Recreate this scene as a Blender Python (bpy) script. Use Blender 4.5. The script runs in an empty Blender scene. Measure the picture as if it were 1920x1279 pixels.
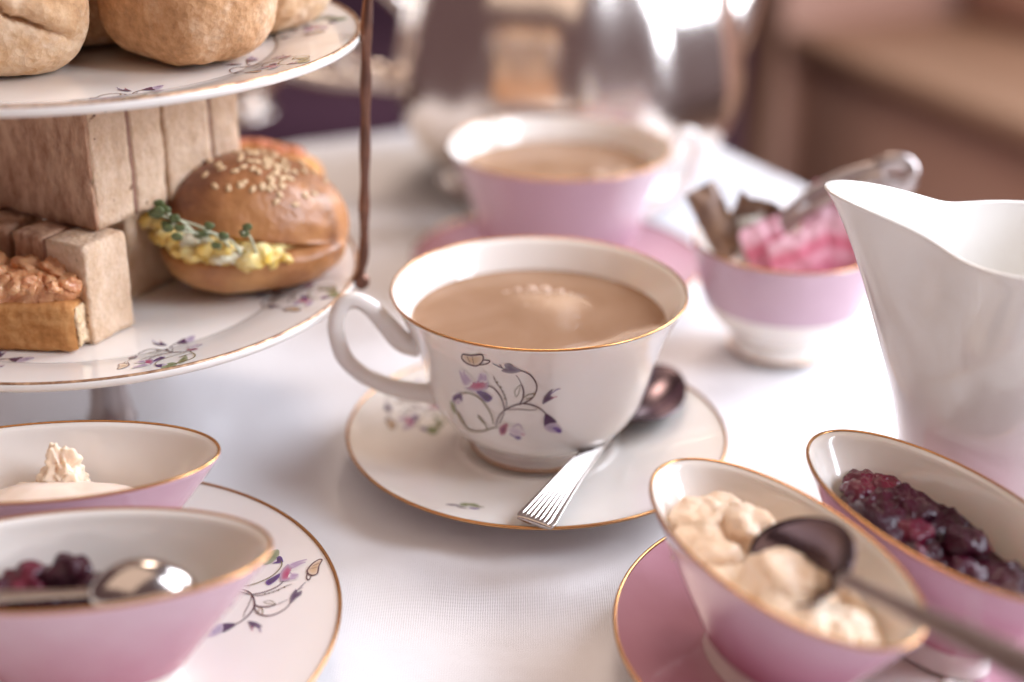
import bpy, bmesh, math, random
from mathutils import Vector, Matrix, noise
from math import sin, cos, pi, radians, exp, sqrt, atan2, hypot
random.seed(7)
sc = bpy.context.scene
C = sc.collection
U = 0.01                      # everything below is written in centimetres

# ------------------------------------------------------------------ camera
cam_d = bpy.data.cameras.new('camera'); cam = bpy.data.objects.new('camera', cam_d); C.objects.link(cam)
cam_d.lens = 50.0; cam_d.sensor_width = 36.0; cam_d.clip_start = 0.02; cam_d.clip_end = 60
cam.location = (-0.95*U, -46.6*U, 26.2*U)
cam.rotation_euler = (Matrix.Rotation(radians(65.5), 3, 'X') @ Matrix.Rotation(radians(0.6), 3, 'Z')).to_euler()
cam_d.dof.use_dof = True; cam_d.dof.focus_distance = 0.456; cam_d.dof.aperture_fstop = 3.15
sc.camera = cam

# ------------------------------------------------------------------ world and light
w = bpy.data.worlds.new('World'); sc.world = w; w.use_nodes = True
bg = w.node_tree.nodes['Background']; bg.inputs[0].default_value = (0.53, 0.32, 0.33, 1); bg.inputs[1].default_value = 0.26

def area(name, loc, target, sx, sy, watts, col):
    l = bpy.data.lights.new(name, 'AREA'); l.shape = 'RECTANGLE'; l.size = sx*U; l.size_y = sy*U
    l.energy = watts; l.color = col
    o = bpy.data.objects.new(name, l); C.objects.link(o); o.location = Vector(loc)*U
    o.rotation_euler = (Vector(target)-Vector(loc)).to_track_quat('-Z', 'Y').to_euler(); return o
area('window_light_right', (125, 66, 88), (0, 0, 2), 75, 105, 40, (0.80, 0.87, 1.0))
area('window_light_near_right', (128, -42, 84), (0, -5, 2), 45, 105, 28, (0.80, 0.87, 1.0))
area('window_light_far_right', (220, 240, 120), (0, 10, 0), 90, 120, 24, (0.88, 0.93, 1.0))
area('ceiling_bounce_light', (-45, -35, 178), (0, 30, -20), 250, 200, 14.5, (1.0, 0.80, 0.64))
area('bench_fill_light', (5, 120, 170), (75, 175, -50), 70, 70, 24, (1.0, 0.82, 0.68))  # unseen lamp added to brighten the bench in the background

sc.view_settings.view_transform = 'Standard'; sc.view_settings.look = 'None'
sc.view_settings.exposure = 0.05; sc.view_settings.gamma = 1.0
sc.cycles.use_denoising = True
sc.cycles.caustics_reflective = False; sc.cycles.caustics_refractive = False
sc.cycles.max_bounces = 8; sc.cycles.sample_clamp_indirect = 6

# ------------------------------------------------------------------ materials
def mat(name, col, rough=0.5, metal=0.0, spec=0.5, coat=0.0, sss=0.0, sssr=(1, .6, .4), sss_scale=0.004,
        var=None, bump=None, ior=None, tex=None):
    """var = (second colour, noise scale per metre, contrast); bump = [(scale, strength, distance_m), ...]"""
    m = bpy.data.materials.new(name); m.use_nodes = True; nt = m.node_tree; N = nt.nodes; L = nt.links
    p = N['Principled BSDF']
    p.inputs['Base Color'].default_value = (*col, 1); p.inputs['Roughness'].default_value = rough
    p.inputs['Metallic'].default_value = metal; p.inputs['Specular IOR Level'].default_value = spec
    p.inputs['Coat Weight'].default_value = coat; p.inputs['Coat Roughness'].default_value = 0.04
    if ior: p.inputs['IOR'].default_value = ior
    if sss:
        p.inputs['Subsurface Weight'].default_value = sss
        p.inputs['Subsurface Radius'].default_value = sssr; p.inputs['Subsurface Scale'].default_value = sss_scale
    tc = N.new('ShaderNodeTexCoord')
    if var:
        c2, s, k = var
        n = N.new('ShaderNodeTexNoise'); n.inputs['Scale'].default_value = s; n.inputs['Detail'].default_value = 6
        n.inputs['Roughness'].default_value = 0.6
        L.new(tc.outputs['Object'], n.inputs['Vector'])
        r = N.new('ShaderNodeValToRGB'); r.color_ramp.elements[0].position = 0.5-0.5/k; r.color_ramp.elements[1].position = 0.5+0.5/k
        r.color_ramp.elements[0].color = (*col, 1); r.color_ramp.elements[1].color = (*c2, 1)
        L.new(n.outputs['Fac'], r.inputs['Fac']); L.new(r.outputs['Color'], p.inputs['Base Color'])
    if tex: tex(nt, tc, p)
    prev = None
    for (s, st, d) in (bump or []):
        n = N.new('ShaderNodeTexNoise'); n.inputs['Scale'].default_value = s; n.inputs['Detail'].default_value = 5
        L.new(tc.outputs['Object'], n.inputs['Vector'])
        b = N.new('ShaderNodeBump'); b.inputs['Strength'].default_value = st; b.inputs['Distance'].default_value = d
        L.new(n.outputs['Fac'], b.inputs['Height'])
        if prev: L.new(prev.outputs['Normal'], b.inputs['Normal'])
        prev = b
    if prev: L.new(prev.outputs['Normal'], p.inputs['Normal'])
    return m

CHINA = (0.82, 0.765, 0.71)
M = {}
M['china'] = mat('white_bone_china', CHINA, 0.16, coat=0.5, sss=0.25, sssr=(1, .75, .6), sss_scale=0.0022, var=((0.79, 0.73, 0.67), 30, 1.5), bump=[(45, 0.08, 0.0006)])
M['jug'] = mat('cream_white_glazed_china', (0.86, 0.84, 0.80), 0.12, coat=0.6, var=((0.84, 0.81, 0.77), 25, 1.5), bump=[(30, 0.12, 0.0012)])
M['gold'] = mat('gilt_rim', (0.50, 0.22, 0.085), 0.27, metal=1.0, var=((0.70, 0.40, 0.17), 90, 1.2))
M['worn_gold'] = mat('worn_gilt_rim', (0.24, 0.12, 0.07), 0.4, metal=0.75, var=((0.66, 0.42, 0.26), 260, 3.5))
M['silver'] = mat('polished_silver', (0.86, 0.78, 0.71), 0.20, metal=1.0, bump=[(22, 0.12, 0.002)])
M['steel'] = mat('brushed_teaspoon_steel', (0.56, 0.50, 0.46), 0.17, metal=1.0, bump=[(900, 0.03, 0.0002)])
M['shaded_bowl'] = mat('shaded_bowl_silver', (0.20, 0.145, 0.155), 0.27, metal=1.0, var=((0.13, 0.09, 0.105), 50, 1.5))  # dark tone paints in the shade mirrored inside the spoon bowls
M['dull_silver'] = mat('dull_silver', (0.55, 0.49, 0.47), 0.32, metal=0.95, var=((0.38, 0.31, 0.29), 60, 1.5))
M['bronze'] = mat('aged_bronze', (0.27, 0.13, 0.085), 0.36, metal=0.85, var=((0.14, 0.075, 0.06), 150, 2.0))

def pinktex(nt, tc, p):
    N, L = nt.nodes, nt.links
    s = N.new('ShaderNodeSeparateXYZ'); L.new(tc.outputs['Object'], s.inputs[0])
    n = N.new('ShaderNodeTexNoise'); n.inputs['Scale'].default_value = 90; n.inputs['Detail'].default_value = 4
    L.new(tc.outputs['Object'], n.inputs['Vector'])
    a = N.new('ShaderNodeMath'); a.operation = 'MULTIPLY_ADD'; a.inputs[1].default_value = 18; L.new(s.outputs['Z'], a.inputs[0])
    b = N.new('ShaderNodeMath'); b.operation = 'MULTIPLY'; b.inputs[1].default_value = 0.25; L.new(n.outputs['Fac'], b.inputs[0])
    L.new(b.outputs[0], a.inputs[2])
    r = N.new('ShaderNodeValToRGB'); e = r.color_ramp.elements
    e[0].position = 0.25; e[0].color = (0.47, 0.15, 0.23, 1); e[1].position = 0.80; e[1].color = (0.60, 0.40, 0.47, 1)  # glaze fades paler towards the rim, partly the fall of light painted in
    L.new(a.outputs[0], r.inputs['Fac']); L.new(r.outputs['Color'], p.inputs['Base Color'])
M['pink'] = mat('pink_glaze', (0.6, 0.28, 0.4), 0.17, coat=0.5, tex=pinktex)
M['pink_deep'] = mat('rose_pink_glaze', (0.47, 0.23, 0.29), 0.17, coat=0.4, var=((0.52, 0.28, 0.34), 60, 1.5))
M['pink_pale'] = mat('lilac_pink_glaze', (0.52, 0.34, 0.41), 0.17, coat=0.5, var=((0.56, 0.38, 0.45), 60, 1.5))

def bread(name, c1, c2, s1=260, bumpd=0.0012, streak=(1, 1, 1), rough=0.85, pores=0.5, flour=0):
    def t(nt, tc, p):
        N, L = nt.nodes, nt.links
        mp = N.new('ShaderNodeMapping'); mp.inputs['Scale'].default_value = streak; L.new(tc.outputs['Object'], mp.inputs['Vector'])
        n = N.new('ShaderNodeTexNoise'); n.inputs['Scale'].default_value = s1; n.inputs['Detail'].default_value = 7; n.inputs['Roughness'].default_value = 0.65
        L.new(mp.outputs[0], n.inputs['Vector'])
        n2 = N.new('ShaderNodeTexNoise'); n2.inputs['Scale'].default_value = 42; n2.inputs['Detail'].default_value = 3; L.new(tc.outputs['Object'], n2.inputs['Vector'])
        mx = N.new('ShaderNodeMath'); mx.operation = 'MULTIPLY_ADD'; mx.inputs[1].default_value = 0.6; L.new(n.outputs['Fac'], mx.inputs[0])
        m3 = N.new('ShaderNodeMath'); m3.operation = 'MULTIPLY'; m3.inputs[1].default_value = 0.4; L.new(n2.outputs['Fac'], m3.inputs[0]); L.new(m3.outputs[0], mx.inputs[2])
        r = N.new('ShaderNodeValToRGB'); e = r.color_ramp.elements
        e[0].position = 0.36; e[0].color = (*[c*0.72 for c in c1], 1); e[1].position = 0.62; e[1].color = (*c2, 1)
        k = e.new(0.47); k.color = (*c1, 1)
        L.new(mx.outputs[0], r.inputs['Fac']); L.new(r.outputs['Color'], p.inputs['Base Color'])
        if flour:
            nf = N.new('ShaderNodeTexNoise'); nf.inputs['Scale'].default_value = 48; nf.inputs['Detail'].default_value = 9; nf.inputs['Roughness'].default_value = 0.72; L.new(tc.outputs['Object'], nf.inputs['Vector'])
            rf = N.new('ShaderNodeValToRGB'); ef = rf.color_ramp.elements; ef[0].position = 0.50; ef[0].color = (0, 0, 0, 1); ef[1].position = 0.66; ef[1].color = (flour, flour, flour, 1)
            L.new(nf.outputs['Fac'], rf.inputs['Fac'])
            sz = N.new('ShaderNodeSeparateXYZ'); L.new(tc.outputs['Object'], sz.inputs[0])
            az = N.new('ShaderNodeMath'); az.operation = 'MULTIPLY_ADD'; az.inputs[1].default_value = 26; az.use_clamp = True; L.new(sz.outputs['Z'], az.inputs[0]); az.inputs[2].default_value = -0.42
            mb_ = N.new('ShaderNodeMix'); mb_.data_type = 'RGBA'; mb_.inputs['B'].default_value = (0.50, 0.22, 0.075, 1)
            mk = N.new('ShaderNodeMath'); mk.operation = 'MULTIPLY'; L.new(az.outputs[0], mk.inputs[0]); L.new(nf.outputs['Fac'], mk.inputs[1])
            L.new(mk.outputs[0], mb_.inputs['Factor']); L.new(r.outputs['Color'], mb_.inputs['A'])
            mf = N.new('ShaderNodeMix'); mf.data_type = 'RGBA'; mf.inputs['B'].default_value = (0.80, 0.66, 0.50, 1)
            L.new(rf.outputs['Color'], mf.inputs['Factor']); L.new(mb_.outputs['Result'], mf.inputs['A']); L.new(mf.outputs['Result'], p.inputs['Base Color'])
        v = N.new('ShaderNodeTexVoronoi'); v.inputs['Scale'].default_value = s1*1.6; L.new(mp.outputs[0], v.inputs['Vector'])
        b = N.new('ShaderNodeBump'); b.inputs['Strength'].default_value = pores; b.inputs['Distance'].default_value = bumpd
        L.new(v.outputs['Distance'], b.inputs['Height'])
        b2 = N.new('ShaderNodeBump'); b2.inputs['Strength'].default_value = 0.8; b2.inputs['Distance'].default_value = bumpd*0.7
        L.new(n.outputs['Fac'], b2.inputs['Height']); L.new(b.outputs[0], b2.inputs['Normal']); L.new(b2.outputs[0], p.inputs['Normal'])
    return mat(name, c1, rough, spec=0.25, sss=0.15, sssr=(1, .5, .25), sss_scale=0.004, tex=t)
M['scone'] = bread('scone_crust', (0.50, 0.27, 0.13), (0.64, 0.385, 0.215), 250, 0.0012, pores=0.4, flour=.4)
M['scone_pale'] = bread('scone_floury_crust', (0.58, 0.35, 0.185), (0.70, 0.47, 0.28), 210, 0.0014, pores=0.45, flour=.55)
def crumbmat(name, c1, c2, speck, streak=(1, 1, 1), k=1.0):
    def t(nt, tc, p):
        N, L = nt.nodes, nt.links
        mp = N.new('ShaderNodeMapping'); mp.inputs['Scale'].default_value = streak; L.new(tc.outputs['Object'], mp.inputs['Vector'])
        n = N.new('ShaderNodeTexNoise'); n.inputs['Scale'].default_value = 150; n.inputs['Detail'].default_value = 8; n.inputs['Roughness'].default_value = 0.7; L.new(mp.outputs[0], n.inputs['Vector'])
        r = N.new('ShaderNodeValToRGB'); e = r.color_ramp.elements; e[0].position = 0.38; e[0].color = (*c1, 1); e[1].position = 0.6; e[1].color = (*c2, 1)
        L.new(n.outputs['Fac'], r.inputs['Fac'])
        v = N.new('ShaderNodeTexVoronoi'); v.inputs['Scale'].default_value = 150; v.inputs['Randomness'].default_value = 1
        nd = N.new('ShaderNodeTexNoise'); nd.inputs['Scale'].default_value = 260; L.new(tc.outputs['Object'], nd.inputs['Vector'])
        vm = N.new('ShaderNodeVectorMath'); vm.operation = 'MULTIPLY_ADD'; vm.inputs[1].default_value = (0.006, 0.006, 0.006)
        L.new(nd.outputs['Color'], vm.inputs[0]); L.new(tc.outputs['Object'], vm.inputs[2]); L.new(vm.outputs[0], v.inputs['Vector'])
        r2 = N.new('ShaderNodeValToRGB'); e = r2.color_ramp.elements; e[0].position = 0.10; e[0].color = (1, 1, 1, 1); e[1].position = 0.2; e[1].color = (0, 0, 0, 1)
        L.new(v.outputs['Distance'], r2.inputs['Fac'])
        sx = N.new('ShaderNodeSeparateColor'); L.new(v.outputs['Color'], sx.inputs[0])
        g = N.new('ShaderNodeMath'); g.operation = 'GREATER_THAN'; g.inputs[1].default_value = 0.62; L.new(sx.outputs[0], g.inputs[0])
        m = N.new('ShaderNodeMath'); m.operation = 'MULTIPLY'; L.new(g.outputs[0], m.inputs[0]); L.new(r2.outputs['Color'], m.inputs[1])
        mx = N.new('ShaderNodeMix'); mx.data_type = 'RGBA'; mx.inputs['B'].default_value = (*speck, 1)
        L.new(m.outputs[0], mx.inputs['Factor']); L.new(r.outputs['Color'], mx.inputs['A']); L.new(mx.outputs['Result'], p.inputs['Base Color'])
        v3 = N.new('ShaderNodeTexVoronoi'); v3.inputs['Scale'].default_value = 520; L.new(mp.outputs[0], v3.inputs['Vector'])
        b = N.new('ShaderNodeBump'); b.inputs['Strength'].default_value = 0.55*k; b.inputs['Distance'].default_value = 0.0006; L.new(v3.outputs['Distance'], b.inputs['Height'])
        b2 = N.new('ShaderNodeBump'); b2.inputs['Strength'].default_value = 0.5*k; b2.inputs['Distance'].default_value = 0.0007; L.new(n.outputs['Fac'], b2.inputs['Height'])
        L.new(b.outputs[0], b2.inputs['Normal']); L.new(b2.outputs[0], p.inputs['Normal'])
    return mat(name, c1, 0.9, spec=0.15, sss=0.25, sssr=(1, .6, .35), sss_scale=0.004, tex=t)
M['crumb'] = crumbmat('malted_bread_crumb', (0.57, 0.385, 0.25), (0.69, 0.505, 0.36), (0.16, 0.07, 0.045))
M['crumb_dark'] = crumbmat('malted_bread_crust', (0.32, 0.165, 0.10), (0.56, 0.355, 0.235), (0.13, 0.055, 0.035), (1.3, 1.3, 0.5), 1.2)
M['filling'] = mat('dark_sandwich_filling', (0.22, 0.11, 0.08), 0.5, var=((0.36, 0.19, 0.12), 300, 2), bump=[(500, 0.6, 0.001)])
M['toast'] = bread('toast_crust', (0.47, 0.205, 0.065), (0.62, 0.33, 0.13), 220, 0.0008, pores=0.4)
M['toast_crumb'] = bread('toast_crumb', (0.66, 0.45, 0.26), (0.78, 0.60, 0.42), 240, 0.0014, pores=0.8)
def buntex(nt, tc, p):
    N, L = nt.nodes, nt.links
    s = N.new('ShaderNodeSeparateXYZ'); L.new(tc.outputs['Object'], s.inputs[0])
    n = N.new('ShaderNodeTexNoise'); n.inputs['Scale'].default_value = 38; n.inputs['Detail'].default_value = 7; n.inputs['Roughness'].default_value = 0.62
    L.new(tc.outputs['Object'], n.inputs['Vector'])
    a = N.new('ShaderNodeMath'); a.operation = 'MULTIPLY_ADD'; a.inputs[1].default_value = 7; L.new(s.outputs['Z'], a.inputs[0]); L.new(n.outputs['Fac'], a.inputs[2])
    r = N.new('ShaderNodeValToRGB'); e = r.color_ramp.elements
    e[0].position = 0.46; e[0].color = (0.54, 0.27, 0.095, 1); e[1].position = 0.88; e[1].color = (0.18, 0.06, 0.028, 1)
    k = e.new(0.66); k.color = (0.42, 0.175, 0.06, 1)
    L.new(a.outputs[0], r.inputs['Fac']); L.new(r.outputs['Color'], p.inputs['Base Color'])
M['bun'] = mat('glazed_bun_crust', (0.4, 0.17, 0.06), 0.40, coat=0.12, tex=buntex, bump=[(85, 0.5, 0.003), (420, 0.45, 0.0009)])
M['seed'] = mat('sesame_seed', (0.68, 0.47, 0.27), 0.5, var=((0.52, 0.32, 0.15), 500, 2))
M['egg'] = mat('egg_mayonnaise', (0.78, 0.47, 0.05), 0.3, coat=.3, sss=0.3, sssr=(1, .7, .2), var=((0.86, 0.72, 0.36), 150, 2.6), bump=[(320, 0.6, 0.0016)])
M['egg_white'] = mat('egg_white', (0.80, 0.72, 0.52), 0.3, coat=.3, sss=0.3, bump=[(300, 0.5, 0.001)])
M['cress_leaf'] = mat('cress_leaf', (0.06, 0.085, 0.03), 0.45, var=((0.15, 0.18, 0.06), 400, 2))
M['cress_stem'] = mat('cress_stem', (0.45, 0.48, 0.30), 0.5, var=((0.52, 0.50, 0.36), 300, 2))
M['prawn'] = mat('savoury_orange_topping', (0.60, 0.20, 0.07), 0.34, coat=0.3, sss=0.3, sssr=(1, .5, .3), var=((0.78, 0.45, 0.23), 120, 2.4), bump=[(210, 0.9, 0.003), (600, .5, .001)])
M['red_topping'] = mat('tomato_topping', (0.45, 0.09, 0.05), 0.35, var=((0.60, 0.25, 0.10), 150, 2), bump=[(250, 0.6, 0.002)])
M['cream'] = mat('clotted_cream', (0.82, 0.67, 0.53), 0.42, coat=0.15, sss=0.35, sssr=(1, .7, .45), var=((0.76, 0.54, 0.36), 75, 2.0), bump=[(210, 0.4, 0.0014)])
M['cream_pale'] = mat('whipped_cream', (0.80, 0.66, 0.56), 0.45, sss=0.35, sssr=(1, .7, .45), var=((0.76, 0.58, 0.44), 60, 2.0), bump=[(220, 0.25, 0.001)])
M['jam'] = mat('blackcurrant_jam', (0.014, 0.003, 0.008), 0.045, spec=0.3, var=((0.07, 0.005, 0.018), 40, 1.7), bump=[(190, 0.55, 0.003)])
M['jam_red'] = mat('bright_jam_berry', (0.13, 0.006, 0.02), 0.05, spec=0.35, var=((0.06, 0.005, 0.018), 90, 2), bump=[(180, 0.7, 0.003)])
def teatex(nt, tc, p):
    N, L = nt.nodes, nt.links
    n = N.new('ShaderNodeTexNoise'); n.inputs['Scale'].default_value = 26; n.inputs['Detail'].default_value = 4; n.inputs['Distortion'].default_value = 1.4
    L.new(tc.outputs['Object'], n.inputs['Vector'])
    r = N.new('ShaderNodeValToRGB'); e = r.color_ramp.elements
    e[0].position = 0.35; e[0].color = (0.295, 0.172, 0.10, 1); e[1].position = 0.72; e[1].color = (0.36, 0.22, 0.14, 1)
    L.new(n.outputs['Fac'], r.inputs['Fac']); L.new(r.outputs['Color'], p.inputs['Base Color'])
M['tea'] = mat('milky_tea', (0.40, 0.22, 0.13), 0.06, spec=0.5, sss=0.2, sssr=(1, .6, .35), sss_scale=0.003, tex=teatex, bump=[(30, 0.05, 0.002)])
M['foam'] = mat('pale_milk_froth', (0.60, 0.42, 0.30), 0.15, coat=0.5, var=((0.55, 0.36, 0.25), 300, 2))
def clothtex(nt, tc, p):
    N, L = nt.nodes, nt.links
    out = []
    for d in ('X', 'Y'):
        wv = N.new('ShaderNodeTexWave'); wv.bands_direction = d; wv.inputs['Scale'].default_value = 420; wv.inputs['Distortion'].default_value = 1.2
        L.new(tc.outputs['Object'], wv.inputs['Vector']); out.append(wv)
    ad = N.new('ShaderNodeMath'); ad.operation = 'ADD'; L.new(out[0].outputs['Fac'], ad.inputs[0]); L.new(out[1].outputs['Fac'], ad.inputs[1])
    b = N.new('ShaderNodeBump'); b.inputs['Strength'].default_value = 0.35; b.inputs['Distance'].default_value = 0.0004; L.new(ad.outputs[0], b.inputs['Height'])
    n = N.new('ShaderNodeTexNoise'); n.inputs['Scale'].default_value = 14; n.inputs['Detail'].default_value = 4; L.new(tc.outputs['Object'], n.inputs['Vector'])
    b2 = N.new('ShaderNodeBump'); b2.inputs['Strength'].default_value = 0.6; b2.inputs['Distance'].default_value = 0.005
    L.new(n.outputs['Fac'], b2.inputs['Height']); L.new(b.outputs[0], b2.inputs['Normal']); L.new(b2.outputs[0], p.inputs['Normal'])
M['cloth'] = mat('white_linen', (0.81, 0.79, 0.80), 0.75, spec=0.25, tex=clothtex)
M['floor'] = mat('brown_floorboards', (0.21, 0.115, 0.08), 0.5, var=((0.26, 0.15, 0.10), 3, 1.5))
M['wall'] = mat('dim_room_wall', (0.25, 0.16, 0.13), 0.9, var=((0.28, 0.18, 0.15), 1.5, 1.5))
M['seatwood'] = mat('light_oak', (0.45, 0.30, 0.21), 0.45, var=((0.41, 0.26, 0.18), 6, 1.5))
M['darkwood'] = mat('brown_oak', (0.62, 0.41, 0.34), 0.5, var=((0.56, 0.35, 0.28), 5, 1.5))
M['sofa'] = mat('dark_plum_velvet', (0.050, 0.022, 0.040), 0.9, spec=0.2, var=((0.065, 0.03, 0.05), 8, 1.5))
M['paper_brown'] = mat('brown_sugar_paper', (0.36, 0.21, 0.12), 0.55, var=((0.10, 0.055, 0.05), 95, 2.2), bump=[(160, 0.6, 0.002)])
M['paper_white'] = mat('crumpled_foil_paper', (0.55, 0.52, 0.45), 0.4, var=((0.28, 0.22, 0.16), 120, 2.2), bump=[(200, 0.6, 0.002)])
def sachettex(nt, tc, p):
    N, L = nt.nodes, nt.links
    wv = N.new('ShaderNodeTexWave'); wv.bands_direction = 'Z'; wv.inputs['Scale'].default_value = 17; wv.inputs['Distortion'].default_value = 2.2; wv.inputs['Detail'].default_value = 1; wv.inputs['Detail Scale'].default_value = 0.8
    L.new(tc.outputs['Object'], wv.inputs['Vector'])
    r = N.new('ShaderNodeValToRGB'); e = r.color_ramp.elements
    e[0].position = 0.0; e[0].color = (0.56, 0.14, 0.20, 1); e[1].position = 0.5; e[1].color = (0.62, 0.33, 0.37, 1)
    L.new(wv.outputs['Fac'], r.inputs['Fac'])
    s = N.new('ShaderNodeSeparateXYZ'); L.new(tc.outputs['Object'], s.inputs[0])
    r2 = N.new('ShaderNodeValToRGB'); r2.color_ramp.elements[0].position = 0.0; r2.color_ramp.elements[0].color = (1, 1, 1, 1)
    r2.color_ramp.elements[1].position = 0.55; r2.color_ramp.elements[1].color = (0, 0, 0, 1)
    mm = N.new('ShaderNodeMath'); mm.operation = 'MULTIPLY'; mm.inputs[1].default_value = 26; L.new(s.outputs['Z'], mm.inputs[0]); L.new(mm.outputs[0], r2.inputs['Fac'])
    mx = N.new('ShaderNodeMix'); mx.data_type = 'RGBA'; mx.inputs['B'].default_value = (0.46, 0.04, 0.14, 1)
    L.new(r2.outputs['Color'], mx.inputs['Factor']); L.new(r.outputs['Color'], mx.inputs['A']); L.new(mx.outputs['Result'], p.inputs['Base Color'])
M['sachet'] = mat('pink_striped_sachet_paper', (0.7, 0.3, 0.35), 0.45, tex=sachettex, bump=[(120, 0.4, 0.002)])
def attrtex(nt, tc, p):
    a = nt.nodes.new('ShaderNodeVertexColor'); a.layer_name = 'print'; nt.links.new(a.outputs['Color'], p.inputs['Base Color'])
M['print'] = mat('floral_print', CHINA, 0.16, coat=0.5, tex=attrtex)

# ------------------------------------------------------------------ helpers
def spl(pts, n=8, closed=False):
    """Catmull-Rom resample of tuples"""
    P = [Vector(p) for p in pts]; k = len(P); out = []
    rng = k if closed else k-1
    for i in range(rng):
        if closed: a, b, c, d = P[i-1], P[i], P[(i+1) % k], P[(i+2) % k]
        else: a, b, c, d = P[max(i-1, 0)], P[i], P[i+1], P[min(i+2, k-1)]
        for j in range(n):
            t = j/n
            out.append(0.5*((2*b)+(c-a)*t+(2*a-5*b+4*c-d)*t*t+(3*b-a-3*c+d)*t**3))
    if not closed: out.append(P[-1].copy())
    return out

def obj(name, data, m, parent=None, smooth=True, label=None):
    """link verts/faces (in cm) or a bmesh as ONE mesh object"""
    me = bpy.data.meshes.new(name)
    if isinstance(data, bmesh.types.BMesh):
        bmesh.ops.recalc_face_normals(data, faces=data.faces[:])
        for v in data.verts: v.co *= U
        data.to_mesh(me); data.free()
    else:
        vs, fs = data; me.from_pydata([tuple(Vector(v)*U) for v in vs], [], fs)
        b_ = bmesh.new(); b_.from_mesh(me); bmesh.ops.recalc_face_normals(b_, faces=b_.faces[:]); b_.to_mesh(me); b_.free()
    if isinstance(m, str): m = M[m]
    for k in (m if isinstance(m, (list, tuple)) else [m]): me.materials.append(M[k] if isinstance(k, str) else k)
    if smooth: me.polygons.foreach_set('use_smooth', [True]*len(me.polygons))
    me.update()
    o = bpy.data.objects.new(name, me); C.objects.link(o)
    if parent: o.parent = parent
    if label: o['label'] = label
    return o

def tag(o, label, cat, group=None):
    o['label'] = label; o['category'] = cat
    if group: o['group'] = group
    return o
def thing(name, label, cat, loc=(0, 0, 0), rz=0, group=None):
    o = bpy.data.objects.new(name, None); C.objects.link(o); o.empty_display_size = 0.01
    o.location = Vector(loc)*U; o.rotation_euler = (0, 0, rz); return tag(o, label, cat, group)
def place(o, loc, rz=0): o.location = Vector(loc)*U; o.rotation_euler = (0, 0, rz); return o
def struct(o, kind='structure'): o['kind'] = kind; return o

def lathe(prof, seg=96, kfun=None):
    """prof: list of (a, b, z); rings of semi-axes a, b; a==0 makes a pole"""
    vs, fs, rings = [], [], []
    for (a, b, z) in prof:
        if a < 1e-5: rings.append([len(vs)]); vs.append((0, 0, z)); continue
        r = []
        for i in range(seg):
            t = 2*pi*i/seg; k = kfun(t, z) if kfun else 1.0
            r.append(len(vs)); vs.append((a*k*cos(t), b*k*sin(t), z))
        rings.append(r)
    for p, q in zip(rings, rings[1:]):
        for i in range(seg):
            j = (i+1) % seg
            if len(p) == 1 and len(q) == 1: continue
            if len(p) == 1: fs.append((p[0], q[j], q[i]))
            elif len(q) == 1: fs.append((p[i], p[j], q[0]))
            else: fs.append((p[i], p[j], q[j], q[i]))
    return vs, fs
def merge(*vf):
    V, Fc = [], []
    for vs, fs in vf:
        o = len(V); V += list(vs); Fc += [tuple(i+o for i in f) for f in fs]
    return V, Fc
def shift(vf, d, rz=0, rot=None):
    R = rot if rot else Matrix.Rotation(rz, 3, 'Z'); return [tuple(R@Vector(v)+Vector(d)) for v in vf[0]], vf[1]

def tube(path, rad, seg=12, closed=False, flat=1.0, up=(0, 0, 1)):
    """swept tube; rad number or list; flat squashes along the second axis"""
    P = [Vector(p) for p in path]; n = len(P); vs, fs = [], []
    upv = Vector(up)
    for i, p in enumerate(P):
        a = P[(i-1) % n] if closed else P[max(i-1, 0)]; b = P[(i+1) % n] if closed else P[min(i+1, n-1)]
        t = (b-a).normalized(); s = t.cross(upv)
        if s.length < 1e-3: s = t.cross(Vector((1, 0, 0)))
        s.normalize(); q = s.cross(t).normalized()
        r = rad[i] if isinstance(rad, (list, tuple)) else rad
        for j in range(seg):
            an = 2*pi*j/seg; vs.append(p+s*(r*cos(an))+q*(r*flat*sin(an)))
    for i in range(n if closed else n-1):
        for j in range(seg):
            k = (i+1) % n; fs.append((i*seg+j, i*seg+(j+1) % seg, k*seg+(j+1) % seg, k*seg+j))
    if not closed:
        fs.append(tuple(reversed(range(seg)))); fs.append(tuple((n-1)*seg+j for j in range(seg)))
    return vs, fs
def ring(a, b, z, r, n=128, seg=10):
    return tube([(a*cos(2*pi*i/n), b*sin(2*pi*i/n), z) for i in range(n)], r, seg, closed=True)

def blob(rad, p=2.0, amp=0.1, freq=0.5, sub=5, seed=0.0, fn=None, c=(0, 0, 0)):
    """super-ellipsoid with layered noise"""
    bm = bmesh.new(); bmesh.ops.create_icosphere(bm, subdivisions=sub, radius=1)
    for v in bm.verts:
        d = v.co.normalized(); k = (abs(d.x)**p+abs(d.y)**p+abs(d.z)**p)**(-1/p)
        q = Vector((d.x*k*rad[0], d.y*k*rad[1], d.z*k*rad[2]))
        s = q*freq+Vector((seed, seed*1.7, -seed))
        nz = noise.noise(s)+0.5*noise.noise(s*2.1)+0.25*noise.noise(s*4.3)
        q += d*amp*nz
        if fn: q = fn(q, d)
        v.co = q+Vector(c)
    vs = [v.co.copy() for v in bm.verts]; fs = [tuple(x.index for x in f.verts) for f in bm.faces]; bm.free(); return vs, fs

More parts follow.
